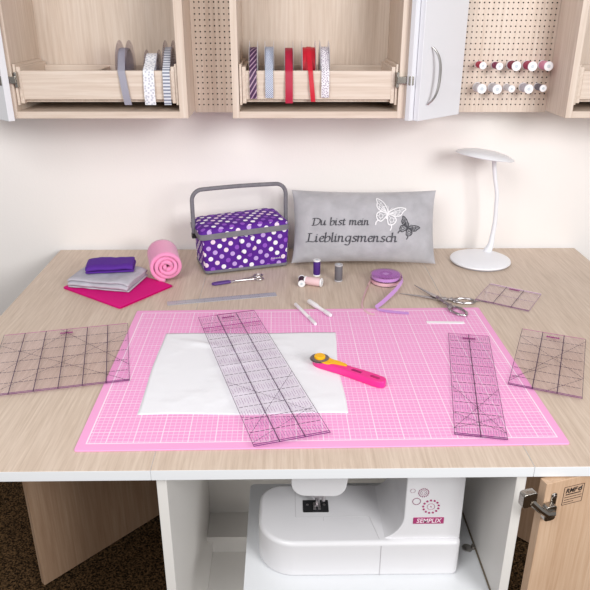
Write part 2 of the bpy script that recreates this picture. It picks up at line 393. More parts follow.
# ---- pegboards (real drilled holes)
PEG = W_V
def pegboard(bm, x0, x1, z0, z1, y0, y1, px, pz, mx, mz, r=.0022):
    nx = int((x1-x0-2*mx)/px)+1; nz = int((z1-z0-2*mz)/pz)+1
    ox = x0+((x1-x0)-nx*px)/2; oz = z0+mz-pz/2
    E = []
    vcache = {}
    def V(x, y, z):
        k = (round(x, 5), round(y, 5), round(z, 5))
        if k not in vcache: vcache[k] = bm.verts.new((x, y, z))
        return vcache[k]
    ex, ez = ox+nx*px, oz+nz*pz
    for i in range(nx):
        for j in range(nz):
            a0, a1, b0, b1 = ox+i*px, ox+(i+1)*px, oz+j*pz, oz+(j+1)*pz; cx, cz = (a0+a1)/2, (b0+b1)/2
            sq = [V(x, y0, z) for x, z in ((a0, b0), (cx, b0), (a1, b0), (a1, cz), (a1, b1), (cx, b1), (a0, b1), (a0, cz))]
            an = [math.radians(225+45*k) for k in range(8)]
            f_ = [bm.verts.new((cx+r*math.cos(t), y0, cz+r*math.sin(t))) for t in an]
            k_ = [bm.verts.new((cx+r*math.cos(t), y0+.006, cz+r*math.sin(t))) for t in an]
            for q in range(8):
                p = (q+1) % 8
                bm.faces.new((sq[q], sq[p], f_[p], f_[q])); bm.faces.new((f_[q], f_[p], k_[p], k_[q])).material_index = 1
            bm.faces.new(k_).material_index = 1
    # plain margins, sides and back
    for (a0, a1, b0, b1) in ((x0, ox, z0, z1), (ex, x1, z0, z1), (ox, ex, z0, oz), (ox, ex, ez, z1)):
        if a1-a0 > 1e-5 and b1-b0 > 1e-5: bm.faces.new([bm.verts.new(p) for p in ((a0, y0, b0), (a1, y0, b0), (a1, y0, b1), (a0, y0, b1))])
    c = [(x0, z0), (x1, z0), (x1, z1), (x0, z1)]
    for (a, b_) in zip(c, c[1:]+c[:1]): bm.faces.new([bm.verts.new(p) for p in ((a[0], y0, a[1]), (b_[0], y0, b_[1]), (b_[0], y1, b_[1]), (a[0], y1, a[1]))])
    bm.faces.new([bm.verts.new((p[0], y1, p[1])) for p in c])
YP = 1.0
def pegunit(label, x0, x1, name='pegboard'):
    t = thing(name, label, 'pegboard', (x0, YP, ZB))
    bm = NB(); pegboard(bm, 0, x1-x0, -.005, ZT-ZB, 0, .012, .0135, .0152, .006, .022); obj('panel', bm, [PEG, DARK], t)
    for zz in (.02, ZT-ZB-.06): bm = NB(); box(bm, .002, x1-x0-.002, .0125, YW-YP, zz, zz+.04); obj('mounting_rail', bm, W_H, t)
    return t
pegunit('narrow empty oak pegboard between the two drawer cabinets', -.3285, -.2090)
pR = pegunit('wide oak pegboard holding ten thread spools beside the white door', .2610, .6985)
o = (.2610, YP)
dB = door_board(pR, (.290-o[0], .822-o[1]), uu, nn, 0, .192, 0, .016, -.004, ZT-ZB)
bm = NB(); hp = []
P0 = Vector((.290-o[0], .822-o[1], 0)); U = Vector((uu[0], uu[1], 0)); Nn = Vector((-nn[0], -nn[1], 0))
for k in range(15):
    a = k/14*2-1; zc = .110+a*-.073
    hp.append(P0+U*(.034+.013*(1-a*a)-.002*a)+Nn*(.004+.022*(1-a**4))+Vector((0, 0, zc)))
tube(bm, hp, [.0025+.0015*(1-(k/7-1)**2) for k in range(15)], 8); obj('handle', bm, STEEL, dB, smooth=True)
# ------------------------------------------------------------------ ribbon reels in the drawers
def pattern(name, kind, c0, c1, c2=None, s=1.0):
    m, nt, b = mat(name); L = nt.links.new; b.inputs['Roughness'].default_value = .6
    tc = nt.nodes.new('ShaderNodeTexCoord'); mp = nt.nodes.new('ShaderNodeMapping'); L(tc.outputs['UV'], mp.inputs['Vector'])
    r = nt.nodes.new('ShaderNodeValToRGB'); r.color_ramp.interpolation = 'CONSTANT'; e = r.color_ramp.elements
    e[0].color = lin(c0); e[1].color = lin(c1); e[1].position = .5
    if kind in ('stripe', 'diagonal', 'fine'):
        wv = nt.nodes.new('ShaderNodeTexWave'); wv.bands_direction = 'Y' if kind != 'diagonal' else 'DIAGONAL'
        wv.inputs['Scale'].default_value = s; L(mp.outputs[0], wv.inputs['Vector']); L(wv.outputs['Fac'], r.inputs[0])
        if kind == 'diagonal':
            mp.inputs['Scale'].default_value = (1.6, 1, 1)
            e[1].position = .55
            if c2:
                k = e.new(.9); k.color = lin(c2)
    else:
        vo = nt.nodes.new('ShaderNodeTexVoronoi'); vo.voronoi_dimensions = '2D'; vo.inputs['Scale'].default_value = s
        vo.inputs['Randomness'].default_value = 0 if kind == 'dots' else .7
        mp.inputs['Rotation'].default_value = (0, 0, .785)
        L(mp.outputs[0], vo.inputs['Vector']); L(vo.outputs['Distance'], r.inputs[0]); e[1].position = .33
    L(r.outputs[0], b.inputs['Base Color'])
    return m
FLANGE = clear('clear_reel_flange', '#ece9ee')
def reel(label, xc, hw, R, rw, m, zc, tail_z, tail_hw=None, slant=0, drawer_y=.862, ztop=.581, fl=RIM, y0=.9425, dbl=False):
    t = thing('ribbon_reel', label, 'ribbon reel', (xc, y0, zc), 0, 'ribbon reels in the drawers')
    for s in (-1, 1):
        bm = NB(); lathe(bm, [(0, s*hw), (R*.97, s*hw), (R, s*(hw+.0005)), (R*.97, s*(hw+.001)), (0, s*(hw+.001))], 40, 'x'); obj('flange', bm, fl, t, smooth=True)
    bm = NB(); ribbon_strip(bm, [(0, -rw*math.cos(a), rw*math.sin(a)) for a in [k*2*PI/36 for k in range(37)]], (hw-.0008, 0, 0), .002)
    obj('ribbon_winding', bm, m, t, smooth=True)
    bm = NB(); th = tail_hw or hw-.001
    dy = drawer_y-y0-.002
    a0 = math.radians(100)
    P = [(0, -(rw+.002)*math.cos(a), (rw+.002)*math.sin(a)) for a in [a0-k*math.radians(8) for k in range(8)]]
    end = Vector(P[-1]); edge = Vector((slant*.25, dy+.001, ztop-zc+.003))
    P += [tuple(end.lerp(edge, .5)+Vector((0, 0, -.001))), tuple(edge), (slant*.3, dy-.003, ztop-zc-.002), (slant*.45, dy-.004, ztop-zc-.02)]
    zb = tail_z-zc
    for k in range(1, 7):
        f = k/6; P.append((slant*(.45+.55*f), dy-.004-.004*math.sin(f*3), (ztop-zc-.02)*(1-f)+zb*f))
    ribbon_strip(bm, P, (th, 0, 0), .0008); obj('ribbon_tail', bm, m, t, smooth=True)
    return t
ZR = .510
RA = .072
reel('reel of dark plum ribbon with diagonal silver stripes over the drawer', -.152, .0105, RA, .052, pattern('plum_stripe', 'diagonal', '#40264a', '#7a3a66', '#b9a8b8', 34), ZR+RA, .510)
reel('reel of pale grey-blue dotted ribbon between plum and crimson ones', -.109, .0115, RA, .053, pattern('blue_dots', 'dots', '#dfe2ea', '#8d97b0', s=260), ZR+RA, .512)
reel('reel of wide plain crimson ribbon hanging straight over the drawer', -.056, .0110, RA, .050, plain('crimson_ribbon', '#b3173c', .5), ZR+RA, .498)
reel('wide reel of bright red ribbon with a narrow slanting tail', -.002, .0175, RA, .053, plain('red_ribbon', '#c9152f', .5), ZR+RA, .502, tail_hw=.0062, slant=.011)
reel('reel of white ribbon printed with small grey hearts', .041, .0115, RA, .053, pattern('heart_print', 'blobs', '#ab9fb0', '#ebe7ec', s=190), ZR+RA, .513)
reel('reel of grey checked ribbon, leftmost of the left cabinet', -.505, .0125, RA, .050, pattern('grey_check', 'dots', '#c3c1cc', '#7d7b8c', s=300), ZR+RA, .494, tail_hw=.0095, slant=.016, fl=FLANGE)
reel('reel of wide white ribbon with faint grey leaf print', -.429, .0165, .060, .048, pattern('leaf_print', 'blobs', '#c6c8d3', '#eeeef2', s=120), ZR+.060, .494, tail_hw=.0145, fl=FLANGE)
reel('reel of ribbon with horizontal grey and white stripes', -.3825, .0105, RA, .052, pattern('grey_stripe', 'stripe', '#d9dbe2', '#7f8496', s=36), ZR+RA, .494, fl=FLANGE)
# ------------------------------------------------------------------ thread spools on the pegboard
CAPW = plain('spool_cap', '#f2f1f4', .35); CAPG = plain('spool_cap_clear', '#c9d2d9', .3)
def spool_parts(t, r, L, m, axis='z', cap=CAPW, hub=True, capr=1.08):
    """spool from 0 to L along axis; -y axis: towards the viewer"""
    sg = -1 if axis == 'y' else 1
    bm = NB(); lathe(bm, [(0, sg*.004), (r*.9, sg*.004), (r, sg*.008), (r, sg*(L-.008)), (r*.9, sg*(L-.004)), (0, sg*(L-.004))], 24, axis)
    obj('thread', bm, m, t, smooth=True)
    for a, b_ in ((0, .0042), (L-.0042, L)):
        bm = NB(); lathe(bm, [(r*.35, sg*a), (r*capr*.95, sg*a), (r*capr, sg*(a+.001)), (r*capr, sg*(b_-.001)), (r*capr*.95, sg*b_), (r*.35, sg*b_)], 24, axis)
        c = obj('cap', bm, cap, t, smooth=True)
    bm = NB(); lathe(bm, [(0, sg*.0015), (r*.36, sg*.0015), (r*.40, sg*(L+.0004)), (0, sg*(L+.0004))], 16, axis); obj('hub', bm, CAPG, t)
def thr(col, n='thread'): return plain(n, col, .55, bump=.4, bscale=900)
pegsp = [
 ('small red thread spool, first of the upper pegboard row', 0.4856, 0.5878, 0.0092, '#c2234d'),
 ('small plum thread spool, second in the upper pegboard row', 0.5324, 0.5859, 0.0092, '#8d2a5c'),
 ('large dark wine thread spool in the upper pegboard row', 0.5797, 0.5865, 0.0122, '#8a1f45'),
 ('large rose thread spool beside the pale pink one on the pegboard', 0.6250, 0.5860, 0.0122, '#b23a63'),
 ('large pale pink thread spool at right end of the upper pegboard row', 0.6701, 0.5865, 0.0120, '#ec9fc0'),
 ('large white thread spool, first of the lower pegboard row', 0.4895, 0.5256, 0.0124, '#e4e4ea'),
 ('large silver white thread spool, second of the lower pegboard row', 0.5334, 0.5245, 0.0124, '#d3d4da'),
 ('small white thread spool in the middle of the lower pegboard row', 0.5742, 0.5256, 0.0092, '#e2e2e6'),
 ('large pale grey thread spool, fourth of the lower pegboard row', 0.6231, 0.5251, 0.0120, '#ccccd8'),
 ('small dark grey thread spool at right end of the lower pegboard row', 0.6635, 0.5270, 0.0092, '#77737f')]
for lab, x, z, r, col in pegsp:
    t = thing('thread_spool', lab, 'thread spool', (x, YP-.0003, z), 0, 'thread spools on the pegboard')
    spool_parts(t, r, .054, thr(col), 'y')
# ------------------------------------------------------------------ cutting mat
def mat_material():
    m, nt, b = mat('pink_cutting_mat'); L = nt.links.new
    tc = nt.nodes.new('ShaderNodeTexCoord'); sp = nt.nodes.new('ShaderNodeSeparateXYZ'); L(tc.outputs['Object'], sp.inputs[0])
    def math_(op, a, b_=None, c=None):
        n = nt.nodes.new('ShaderNodeMath'); n.operation = op
        for i, q in enumerate((a, b_, c)):
            if q is None: continue
            if isinstance(q, (int, float)): n.inputs[i].default_value = q
            else: L(q, n.inputs[i])
        return n.outputs[0]
    def lines(v, step, wd):      # 1 on a line
        p = math_('PINGPONG', v, step/2); return math_('LESS_THAN', p, wd/2)
    x, y = sp.outputs[0], sp.outputs[1]
    fine = math_('MAXIMUM', lines(x, .01, .0012), lines(y, .01, .0014))
    bold = math_('MAXIMUM', lines(x, .05, .0020), lines(y, .05, .0020))
    val = math_('MAXIMUM', math_('MULTIPLY', fine, .50), math_('MULTIPLY', bold, .70))
    ax = math_('ABSOLUTE', x); ay = math_('ABSOLUTE', y)
    inside = math_('MULTIPLY', math_('LESS_THAN', ax, .4362), math_('LESS_THAN', ay, .2862))
    brd = math_('MULTIPLY', inside, math_('MAXIMUM', math_('GREATER_THAN', ax, .4336), math_('GREATER_THAN', ay, .2836)))
    v2 = math_('MAXIMUM', math_('MULTIPLY', val, inside), math_('MULTIPLY', brd, .8))
    edge = math_('MULTIPLY', math_('SUBTRACT', 1.0, inside), .06)
    v3 = math_('MAXIMUM', v2, edge)
    mx = nt.nodes.new('ShaderNodeMix'); mx.data_type = 'RGBA'
    mx.inputs[6].default_value = lin('#f4a3d6'); mx.inputs[7].default_value = lin('#fff2fb'); L(v3, mx.inputs[0])
    L(mx.outputs[2], b.inputs['Base Color']); b.inputs['Roughness'].default_value = .6; b.inputs['Specular IOR Level'].default_value = .3
    return m
bm = NB(); prism(bm, rrect(-.4525, .4515, -.3055, .30, .005), 0, .003)
cm = obj('cutting_mat', bm, mat_material(), loc=(-.003, .2995, H+.0003), bevel=.0006); cm.rotation_euler = (0, 0, .0101)
tag(cm, 'large pink cutting mat with a white grid lying on the worktop', 'cutting mat')
MZ = .0033
# ------------------------------------------------------------------ white fabric on the mat
bm = NB(); nx, ny = 70, 60; V = []
for j in range(ny+1):
    for i in range(nx+1):
        a, b_ = i/nx, j/ny
        x = -.2065+.413*a+.003*math.sin(b_*7+1)*(1 if a > .5 else .6); y = -.178+.356*b_+.002*math.sin(a*9)
        h = max(0, noise.fractal(Vector((x*9+3, y*14, 1.3)), .9, 2.0, 4)+.03)*.0028*min(1, 6*min(a, 1-a, b_, 1-b_)+.25)
        h += .0045*math.exp(-((x+.03-.25*(y-.10))/.012)**2-((y-.09)/.05)**2)+.004*math.exp(-((y-.075+.4*x)/.01)**2-((x+.10)/.06)**2)+.003*math.exp(-((y-.03-.3*x)/.012)**2-((x+.02)/.05)**2)
        V.append(bm.verts.new((x, y, h)))
for j in range(ny):
    for i in range(nx):
        k = j*(nx+1)+i; bm.faces.new((V[k], V[k+1], V[k+nx+2], V[k+nx+1]))
fb = obj('fabric_piece', bm, plain('white_cotton', '#eeeef3', .85, bump=.15, bscale=700, spec=.15), loc=(-.156, .281, H+MZ+.0003), smooth=True)
s = fb.modifiers.new('thick', 'SOLIDIFY'); s.thickness = .0007; s.offset = 1
tag(fb, 'crumpled white cotton fabric piece laid flat on the pink mat', 'fabric')
# ------------------------------------------------------------------ quilting rulers
ACR = clear('tinted_acrylic', '#fffdff'); LINE = plain('ruler_print', '#3c1f45', .5); MLINE = plain('ruler_magenta', '#c0489f', .5); TICK = plain('ruler_fine_print', '#8f5a96', .5)
def bar(bm, x0, y0, x1, y1, wd, z=.0031, h=.0002):
    a = Vector((x0, y0)); b_ = Vector((x1, y1)); d = (b_-a).normalized(); n = Vector((-d.y, d.x))*wd/2
    prism(bm, [tuple(a-n), tuple(b_-n), tuple(b_+n), tuple(a+n)], z-h/2, z+h/2)
def dashed(bm, x0, y0, x1, y1, wd, dash=.009, gap=.0025, z=.0031):
    a = Vector((x0, y0)); b_ = Vector((x1, y1)); L = (b_-a).length; d = (b_-a)/L; s = 0
    while s < L-.0005:
        e = min(s+dash, L); p, q = a+d*s, a+d*e; bar(bm, p.x, p.y, q.x, q.y, wd, z); s += dash+gap
def quilt_ruler(label, loc, rz, w_, l, cols, rows, diags, tickstep, both=False, tilt=0, tick=True, lw=.0014, rowc=LINE, edge_glint=False):
    t = thing('quilting_ruler', label, 'ruler', loc, rz, 'clear quilting rulers')
    if tilt: t.rotation_euler = (tilt, 0, rz)
    x0, x1, y0, y1 = -w_/2, w_/2, -l/2, l/2
    bm = NB(); prism(bm, rrect(x0, x1, y0, y1, .002), 0, .003); obj('plate', bm, ACR, t)
    bm = NB()
    for c in range(1, cols): bar(bm, x0+w_*c/cols, y0, x0+w_*c/cols, y1, lw)
    for (a, b_, c, d) in diags: dashed(bm, x0+a*w_, y0+b_*l, x0+c*w_, y0+d*l, lw*.5, .006, .002)
    obj('printed_lines', bm, LINE, t)
    bm = NB()
    for r in range(1, rows): dashed(bm, x0+.004, y0+l*r/rows, x1-.004, y0+l*r/rows, .0014, .008, .002)
    for xe in (x0+.0006, x1-.0006): bar(bm, xe, y0, xe, y1, .0008)
    obj('row_lines', bm, rowc, t)
    if tick:
        bm = NB(); n = int(w_/tickstep)
        for r in range(rows):
            yc = y0+l*(r+.5)/rows; hh = l/rows*.30
            for i in range(1, n):
                x = x0+w_*i/n; bar(bm, x, yc-hh*(1 if i % 2 else .55), x, yc+hh*(.6 if i % 3 else 1), .00055)
        obj('fine_scale', bm, TICK, t)['kind'] = 'stuff'
    bm = NB(); bar(bm, x0, y0+.006, x1, y0+.006, .0022); bar(bm, x0, y0+.0012, x1, y0+.0012, .0024)
    obj('edge_marking', bm, plain('ruler_edge', '#7a2a78', .5), t)
    bm = NB(); bar(bm, x0+.002, y1-.0015, x1-.002, y1-.0015, .002)
    if both:
        bar(bm, x0+.045, y1-.001, x1, y1-.001, .0035); bar(bm, x0, y1-.068, x1, y1-.068, .004)
    if edge_glint:
        b2 = NB(); box(b2, x0+.001, x1-.001, y1, y1+.0022, 0, .0032); obj('edge_highlight', b2, plain('highlight_white', '#f3eef2', .6), t)  # white bar standing in for the highlight along the acrylic edge
    cx = 0; wl = min(.04, w_/cols*.62); yl = y1-min(.022, l*.075)
    bar(bm, cx-wl/2, yl, cx+wl/2, yl, .0045); random.seed(3); xx = cx-wl*.42
    for k in range(7): bar(bm, xx, yl-.004, xx, yl+.005*(1 if k % 3 == 0 else .75), .0022); xx += wl*.14
    obj('makers_mark', bm, MLINE, t)
    return t
quilt_ruler('large square clear quilting ruler at the left overlapping the mat edge', (-.576, .340, MZ+.0002), math.radians(12.7), .292, .290, 6, 6, [(0, .0, 1, .8), (1, 0, .0, .8), (.0, .25, .55, 1), (1, .25, .45, 1)], .0075, tick=False, lw=.0018)
quilt_ruler('long clear quilting ruler lying across the white fabric', (-.139, .279, MZ+.0062), math.radians(16.6), .147, .572, 3, 13, [(0, .06, 1, .42), (1, .12, .0, .42), (0, .02, 1, .17), (0, .17, 1, .1)], .0052, both=True, lw=.0017)
quilt_ruler('narrow upright clear ruler with one centre line on right half of mat', (.3335, .227, MZ+.0002), math.radians(-11.3), .0965, .431, 2, 11, [(0, .05, 1, .42), (1, .05, 0, .42), (0, .05, 1, .18), (1, .05, 0, .18)], .0048, lw=.0017)
quilt_ruler('clear quilting ruler at the right overlapping the right mat edge', (.5255, .307, MZ+.0002), math.radians(-24), .147, .290, 3, 7, [(0, .05, 1, .95), (1, .3, 0, .85), (0.5, .0, 1, .3), (0, .1, .5, .4)], .0075, tick=False, lw=.0018)
quilt_ruler('smallest square clear ruler near the lamp base, behind the others', (.5475, .674, .0003), math.radians(-33), .145, .137, 3, 2, [], .008, tick=False, lw=.0014, rowc=TICK, edge_glint=True)
# steel ruler
t = thing('steel_ruler', 'grey metal ruler lying on the worktop behind the mat', 'ruler', (-.241, .675, .0003), math.atan2(.061, .293))
bm = NB(); prism(bm, rrect(-.15, .15, -.0125, .0125, .002), 0, .0016); obj('blade', bm, plain('grey_steel', '#bdbdc4', .4, .3), t, bevel=.0003)
bm = NB()
for i in range(1, 60):
    l = .010 if i % 10 == 0 else (.0075 if i % 5 == 0 else .0045); x = -.15+i*.005
    bar(bm, x, .0125-l, x, .012, .0007, .0017); bar(bm, x, -.012, x, -.0125+l*.7, .0007, .0017)
obj('graduation', bm, plain('scale_ink', '#4a4a52', .5), t)['kind'] = 'stuff'
# ------------------------------------------------------------------ rotary cutter
PINK = plain('pink_plastic', '#ee2f8f', .3); YEL = plain('yellow_plastic', '#f7b80c', .35)
rc = thing('rotary_cutter', 'pink handled rotary cutter with yellow blade knob on the mat', 'rotary cutter', (.0065, .2955, MZ+.0008), math.atan2(-.098, .135))
def blade_outline(pts): return [(p.x, p.y) for p in pts]
up = catmull([(-.018, .005), (.0, .0125), (.03, .0135), (.07, .0125), (.105, .0145), (.14, .0145), (.158, .0115), (.1635, .003)], 5)
# catmull needs 3D/2D vectors; handle outline
lo = catmull([(.1635, .003), (.163, -.006), (.150, -.0130), (.11, -.0125), (.07, -.0115), (.03, -.0135), (.0, -.0145), (-.018, -.005)], 5)
bm = NB(); prism(bm, blade_outline(up)+blade_outline(lo)[1:-1], 0, .016); obj('handle', bm, PINK, rc, bevel=.005, bseg=3)
bm = NB(); prism(bm, rrect(.128, .150, -.0035, .0035, .0034), .0158, .0166); obj('hanging_slot', bm, plain('deep_pink', '#b01562', .5), rc)
bm = NB(); random.seed(5); x = .083
for k in range(9):
    bar(bm, x, -.0022-.001*(k % 2), x+.0016, .0022+.0015*((k*3) % 3 == 0), .0011, .0163, .0005); x += .0027
bar(bm, .082, -.003, .107, -.0026, .0008, .0163, .0005)
obj('makers_mark', bm, plain('mark_ink', '#7d1c52', .5), rc)
bm = NB(); lathe(bm, [(0, .0166), (.0222, .0168), (.0225, .0171), (.0222, .0174), (0, .0176)], 40); obj('blade', bm, STEEL, rc, smooth=True)
bm = NB(); yo = blade_outline(catmull([(-.012, .004), (-.002, .0135), (.018, .0135), (.030, .012), (.042, .0135), (.062, .011), (.066, .004), (.052, .000), (.036, -.004), (.028, -.0125), (.006, -.0135), (-.010, -.006)], 4))
prism(bm, yo, .0160, .0185); obj('yellow_cover', bm, YEL, rc, bevel=.0008)
bm = NB(); lathe(bm, [(.0205, .0186), (.0205, .0192), (.0120, .0196), (0, .0196)], 36, c=(0, 0, 0)); obj('blade_guard', bm, plain('grey_guard', '#7b7377', .35, .4), rc, smooth=True)
bm = NB(); lathe(bm, [(.0125, .0196), (.0125, .0235), (.011, .025), (0, .0255)], 24); obj('knob', bm, YEL, rc, smooth=True)
# ------------------------------------------------------------------ chalk pens
CH = plain('white_chalk_plastic', '#f4f2f4', .45)
def pen(label, p0, p1, prof, z):
    d = Vector(p1)-Vector(p0); t = thing('marking_pen', label, 'pen', (*p0, z), math.atan2(d.y, d.x), 'white marking pens')
    bm = NB(); lathe(bm, prof[0], 16, 'x'); obj('barrel', bm, CH, t, smooth=True)
    bm = NB(); lathe(bm, prof[1], 16, 'x'); obj('cap', bm, plain('pen_cap', '#e9e7ea', .35), t, smooth=True)
pen('slim straight white marking pen, the left one at the mat edge', (-.0425, .622), (.0065, .497),
    ([(0, .0), (.0040, .0005), (.0046, .002), (.0046, .090), (.0040, .092)], [(.0040, .0925), (.0046, .094), (.0046, .132), (.004, .134), (0, .134)]), MZ+.0048)
pen('short white marking pen with a thick rear end, right of the slim one', (-.006, .6365), (.0475, .544),
    ([(0, 0), (.0055, .0008), (.0068, .004), (.0066, .040), (.0050, .047), (.0046, .075), (.0046, .078)], [(.0040, .0785), (.0056, .080), (.0054, .104), (.0045, .107), (0, .1072)]), MZ+.0070)
# tape strip
bm = NB(); box(bm, -.0475, .0475, -.006, .006, 0, .0012)
ts = obj('paper_strip', bm, plain('white_paper', '#f6f2f6', .6), loc=(.336, .511, H+MZ+.0002), bevel=.0003); ts.rotation_euler = (0, 0, -.04)
tag(ts, 'short white strip lying on the mat in front of the large scissors', 'strip')
# ------------------------------------------------------------------ thread spools on the worktop
def table_spool(label, p, r, L, col, cap=CAPW, **k):
    t = thing('thread_spool', label, 'thread spool', p, 0, 'thread spools on the worktop'); spool_parts(t, r, L, thr(col), 'z', cap, **k); return t
table_spool('upright spool of dark purple thread in front of the pillow', (.0255, .848, .0003), .0105, .050, '#4a1f80', capr=1.05)
table_spool('upright spool of dark grey thread in front of the pillow', (.087, .804, .0003), .0115, .052, '#6e6a70', cap=plain('grey_cap', '#b9b6b9', .4), capr=1.08)
def lying(label, p, rz, r, L, col, **k):
    t = thing('thread_spool', label, 'thread spool', (p[0], p[1], r*1.09+.0004), 0, 'thread spools on the worktop'); t.rotation_euler = (0, PI/2, rz); spool_parts(t, r, L, thr(col), 'z', **k)
lying('lying spool of pale pink thread below the upright purple spool', (-.012, .778), math.atan2(-.020, .05), .0120, .052, '#ecc9cd')
lying('lying spool of dark wine thread with its white end facing forward', (-.0205, .803), math.radians(-92), .0092, .046, '#3d1730', capr=1.12)
# ------------------------------------------------------------------ satin ribbon rolls with loose tails
def roll(label, loc, R, h, m, fl, tailpts, tw, z0):
    t = thing('ribbon_roll', label, 'ribbon roll', loc, 0, 'satin ribbon rolls')
    bm = NB(); lathe(bm, [(R*.42, .001), (R*.90, .001), (R*.90, h-.0015), (R*.42, h-.0015)], 40); f = bm.faces; obj('ribbon', bm, m, t, smooth=True)
    for z in (0, h-.001):
        bm = NB(); lathe(bm, [(R*.22, z), (R*.985, z), (R, z+.0005), (R*.985, z+.001), (R*.22, z+.001)], 48)
        bmesh.ops.delete(bm, geom=[fc for fc in bm.faces if len(fc.verts) > 4], context='FACES_ONLY'); obj('flange', bm, fl, t, smooth=True)
    bm = NB(); lathe(bm, [(R*.20, .0), (R*.40, .0), (R*.40, h+.0003), (R*.20, h+.0003), (R*.20, 0)], 32); 
    bmesh.ops.delete(bm, geom=[fc for fc in bm.faces if len(fc.verts) > 4], context='FACES_ONLY'); obj('hub', bm, fl, t, smooth=True)
    bm = NB()
    ribbon_strip(bm, tailpts[0], tailpts[1], .0006); obj('loose_tail', bm, m, t, smooth=True)
    return t
LILAC = plain('lilac_satin', '#c893d6', .3); PALEP = plain('pale_pink_satin', '#e9bcc6', .3)
LFL = clear('lilac_flange', '#fbeefb'); CFL = clear('clear_flange', '#fcf8fb', .0)
cx, cy = .224, .795
def wvecs(n, a, b_): return [tuple(Vector(a).lerp(Vector(b_), i/(n-1))) for i in range(n)]
# lower pale pink roll, its thin tail running left
tp = [tuple(p) for p in catmull([(-.044, -.002, .006), (-.062, -.06, .004), (-.082, -.14, .004), (-.088, -.185, .004), (-.078, -.225, .0048), (-.062, -.236, .0048)], 5)]
roll('pale pink satin ribbon roll underneath the lilac roll', (cx, cy, .0003), .046, .013, PALEP, CFL, (tp, [(0, 0, .003)]*4+wvecs(len(tp)-4, (.0030, .0004, .0015), (.001, .0046, .0008))), .006, 0)
d0 = Vector((.043, -.018, .007))
tp = [tuple(p) for p in catmull([(.0445, -.004, .006), (.043, -.035, .006), (.015, -.095, .002), (-.030, -.165, -.004), (-.052, -.198, -.0045), (-.048, -.212, -.0055), (-.015, -.222, -.0070), (.028, -.230, -.0080)], 6)]
n_ = len(tp); ws = []
for i in range(n_):
    f = i/(n_-1)
    ws.append(tuple(Vector((0, 0, .0050)).lerp(Vector((-.0042, .0008, .0034)), min(1, f*3)) if f < .55 else Vector((-.0042, .0008, .0034)).lerp(Vector((.0005, .0052, .001)), min(1, (f-.55)/.22))))
roll('lilac satin ribbon roll on top with its tail looping onto the mat', (cx, cy, .0136), .046, .013, LILAC, LFL, (tp, ws), .009, 0)
# ------------------------------------------------------------------ scissors
def ring(bm, c, rx, ry, ang, r, z, seg=28):
    ca, sa = math.cos(ang), math.sin(ang)
    tube(bm, [(c[0]+rx*math.cos(a)*ca-ry*math.sin(a)*sa, c[1]+rx*math.cos(a)*sa+ry*math.sin(a)*ca, z) for a in [k*2*PI/seg for k in range(seg)]], r, 8, True)
def scissor_half(t, tip, piv, hand, ringc, rx, ry, rang, z, wd, name='blade', rt=.003, orn=True):
    tip, piv, hand = Vector(tip), Vector(piv), Vector(hand); d = (tip-piv); L = d.length; d /= L; n = Vector((-d.y, d.x))
    bm = NB(); poly = [piv+n*wd*.6-d*.012, piv+n*wd*.75+d*L*.15, piv+n*wd*.45+d*L*.6, tip, piv-n*wd*.25+d*L*.5, piv-n*wd*.6, piv-n*wd*.6-d*.012]
    prism(bm, [tuple(p) for p in poly], z-.0009, z+.0009); obj(name, bm, SILVER, t, bevel=.0003)
    bm = NB(); e = Vector(ringc)+(piv-Vector(ringc)).normalized()*min(rx, ry)*.95
    mid = piv.lerp(e, .5)
    tube(bm, [(piv.x, piv.y, z), (mid.x, mid.y, z), (e.x, e.y, z)], [wd*.55, wd*.42, wd*.4], 8)
    if orn:
        for k in range(5):
            f = .2+.16*k; p = piv.lerp(e, f); dd = (e-piv).normalized(); q = Vector((-dd.y, dd.x))*(wd*.55*(1 if k % 2 else -1))
            lathe(bm, [(0, -wd*.35), (wd*.3, -wd*.2), (wd*.36, 0), (wd*.3, wd*.2), (0, wd*.35)], 8, 'z', (p.x+q.x, p.y+q.y, z+.001))
    ring(bm, ringc, rx, ry, rang, rt, z)
    if orn:
        for k in range(7):
            a = k/7*2*PI; ca, sa = math.cos(rang), math.sin(rang); X, Y = (rx+.001)*math.cos(a), (ry+.001)*math.sin(a)
            lathe(bm, [(0, -rt*1.2), (rt*.9, -rt*.6), (rt*1.25, 0), (rt*.9, rt*.6), (0, rt*1.2)], 8, 'z', (ringc[0]+X*ca-Y*sa, ringc[1]+X*sa+Y*ca, z))
    obj('handle', bm, t.get('_m') or SILVER, t, smooth=True)
sx, sy = .347, .661
S = thing('scissors', 'large ornate silver scissors lying open at the back edge of the mat', 'scissors', (sx, sy, .0))
def rel(p): return (p[0]-sx, p[1]-sy)
scissor_half(S, rel((.249, .697)), (0, 0), rel((.41, .645)), rel((.416, .643)), .029, .016, -.1, .0058, .0105, orn=True, rt=.0034)
scissor_half(S, rel((.299, .750)), (0, 0), rel((.385, .57)), rel((.381, .572)), .031, .0155, -1.12, .0090, .0105, orn=True, rt=.0034)
bm = NB(); lathe(bm, [(0, .0112), (.003, .011), (.0045, .0095), (.0045, .004)], 14); obj('screw', bm, NICKEL, S, smooth=True)
bm = NB(); tube(bm, [(.100, -.020, .004), (.115, -.014, .003), (.132, -.018, .002)], .0012, 6); obj('cord_loop', bm, plain('cord_grey', '#7d7676', .6), S)
px_, py_ = -.215, .795
S2 = thing('embroidery_scissors', 'small silver embroidery scissors with purple blade cover before the basket', 'scissors', (px_, py_, 0))
scissor_half(S2, (-.062, -.022), (0, 0), (.06, .05), (.066, .048), .013, .0095, .5, .0035, .0042, orn=False, rt=.0017)
scissor_half(S2, (-.060, -.018), (0, 0), (.06, .02), (.069, .017), .013, .0095, .1, .0056, .0042, orn=False, rt=.0017)
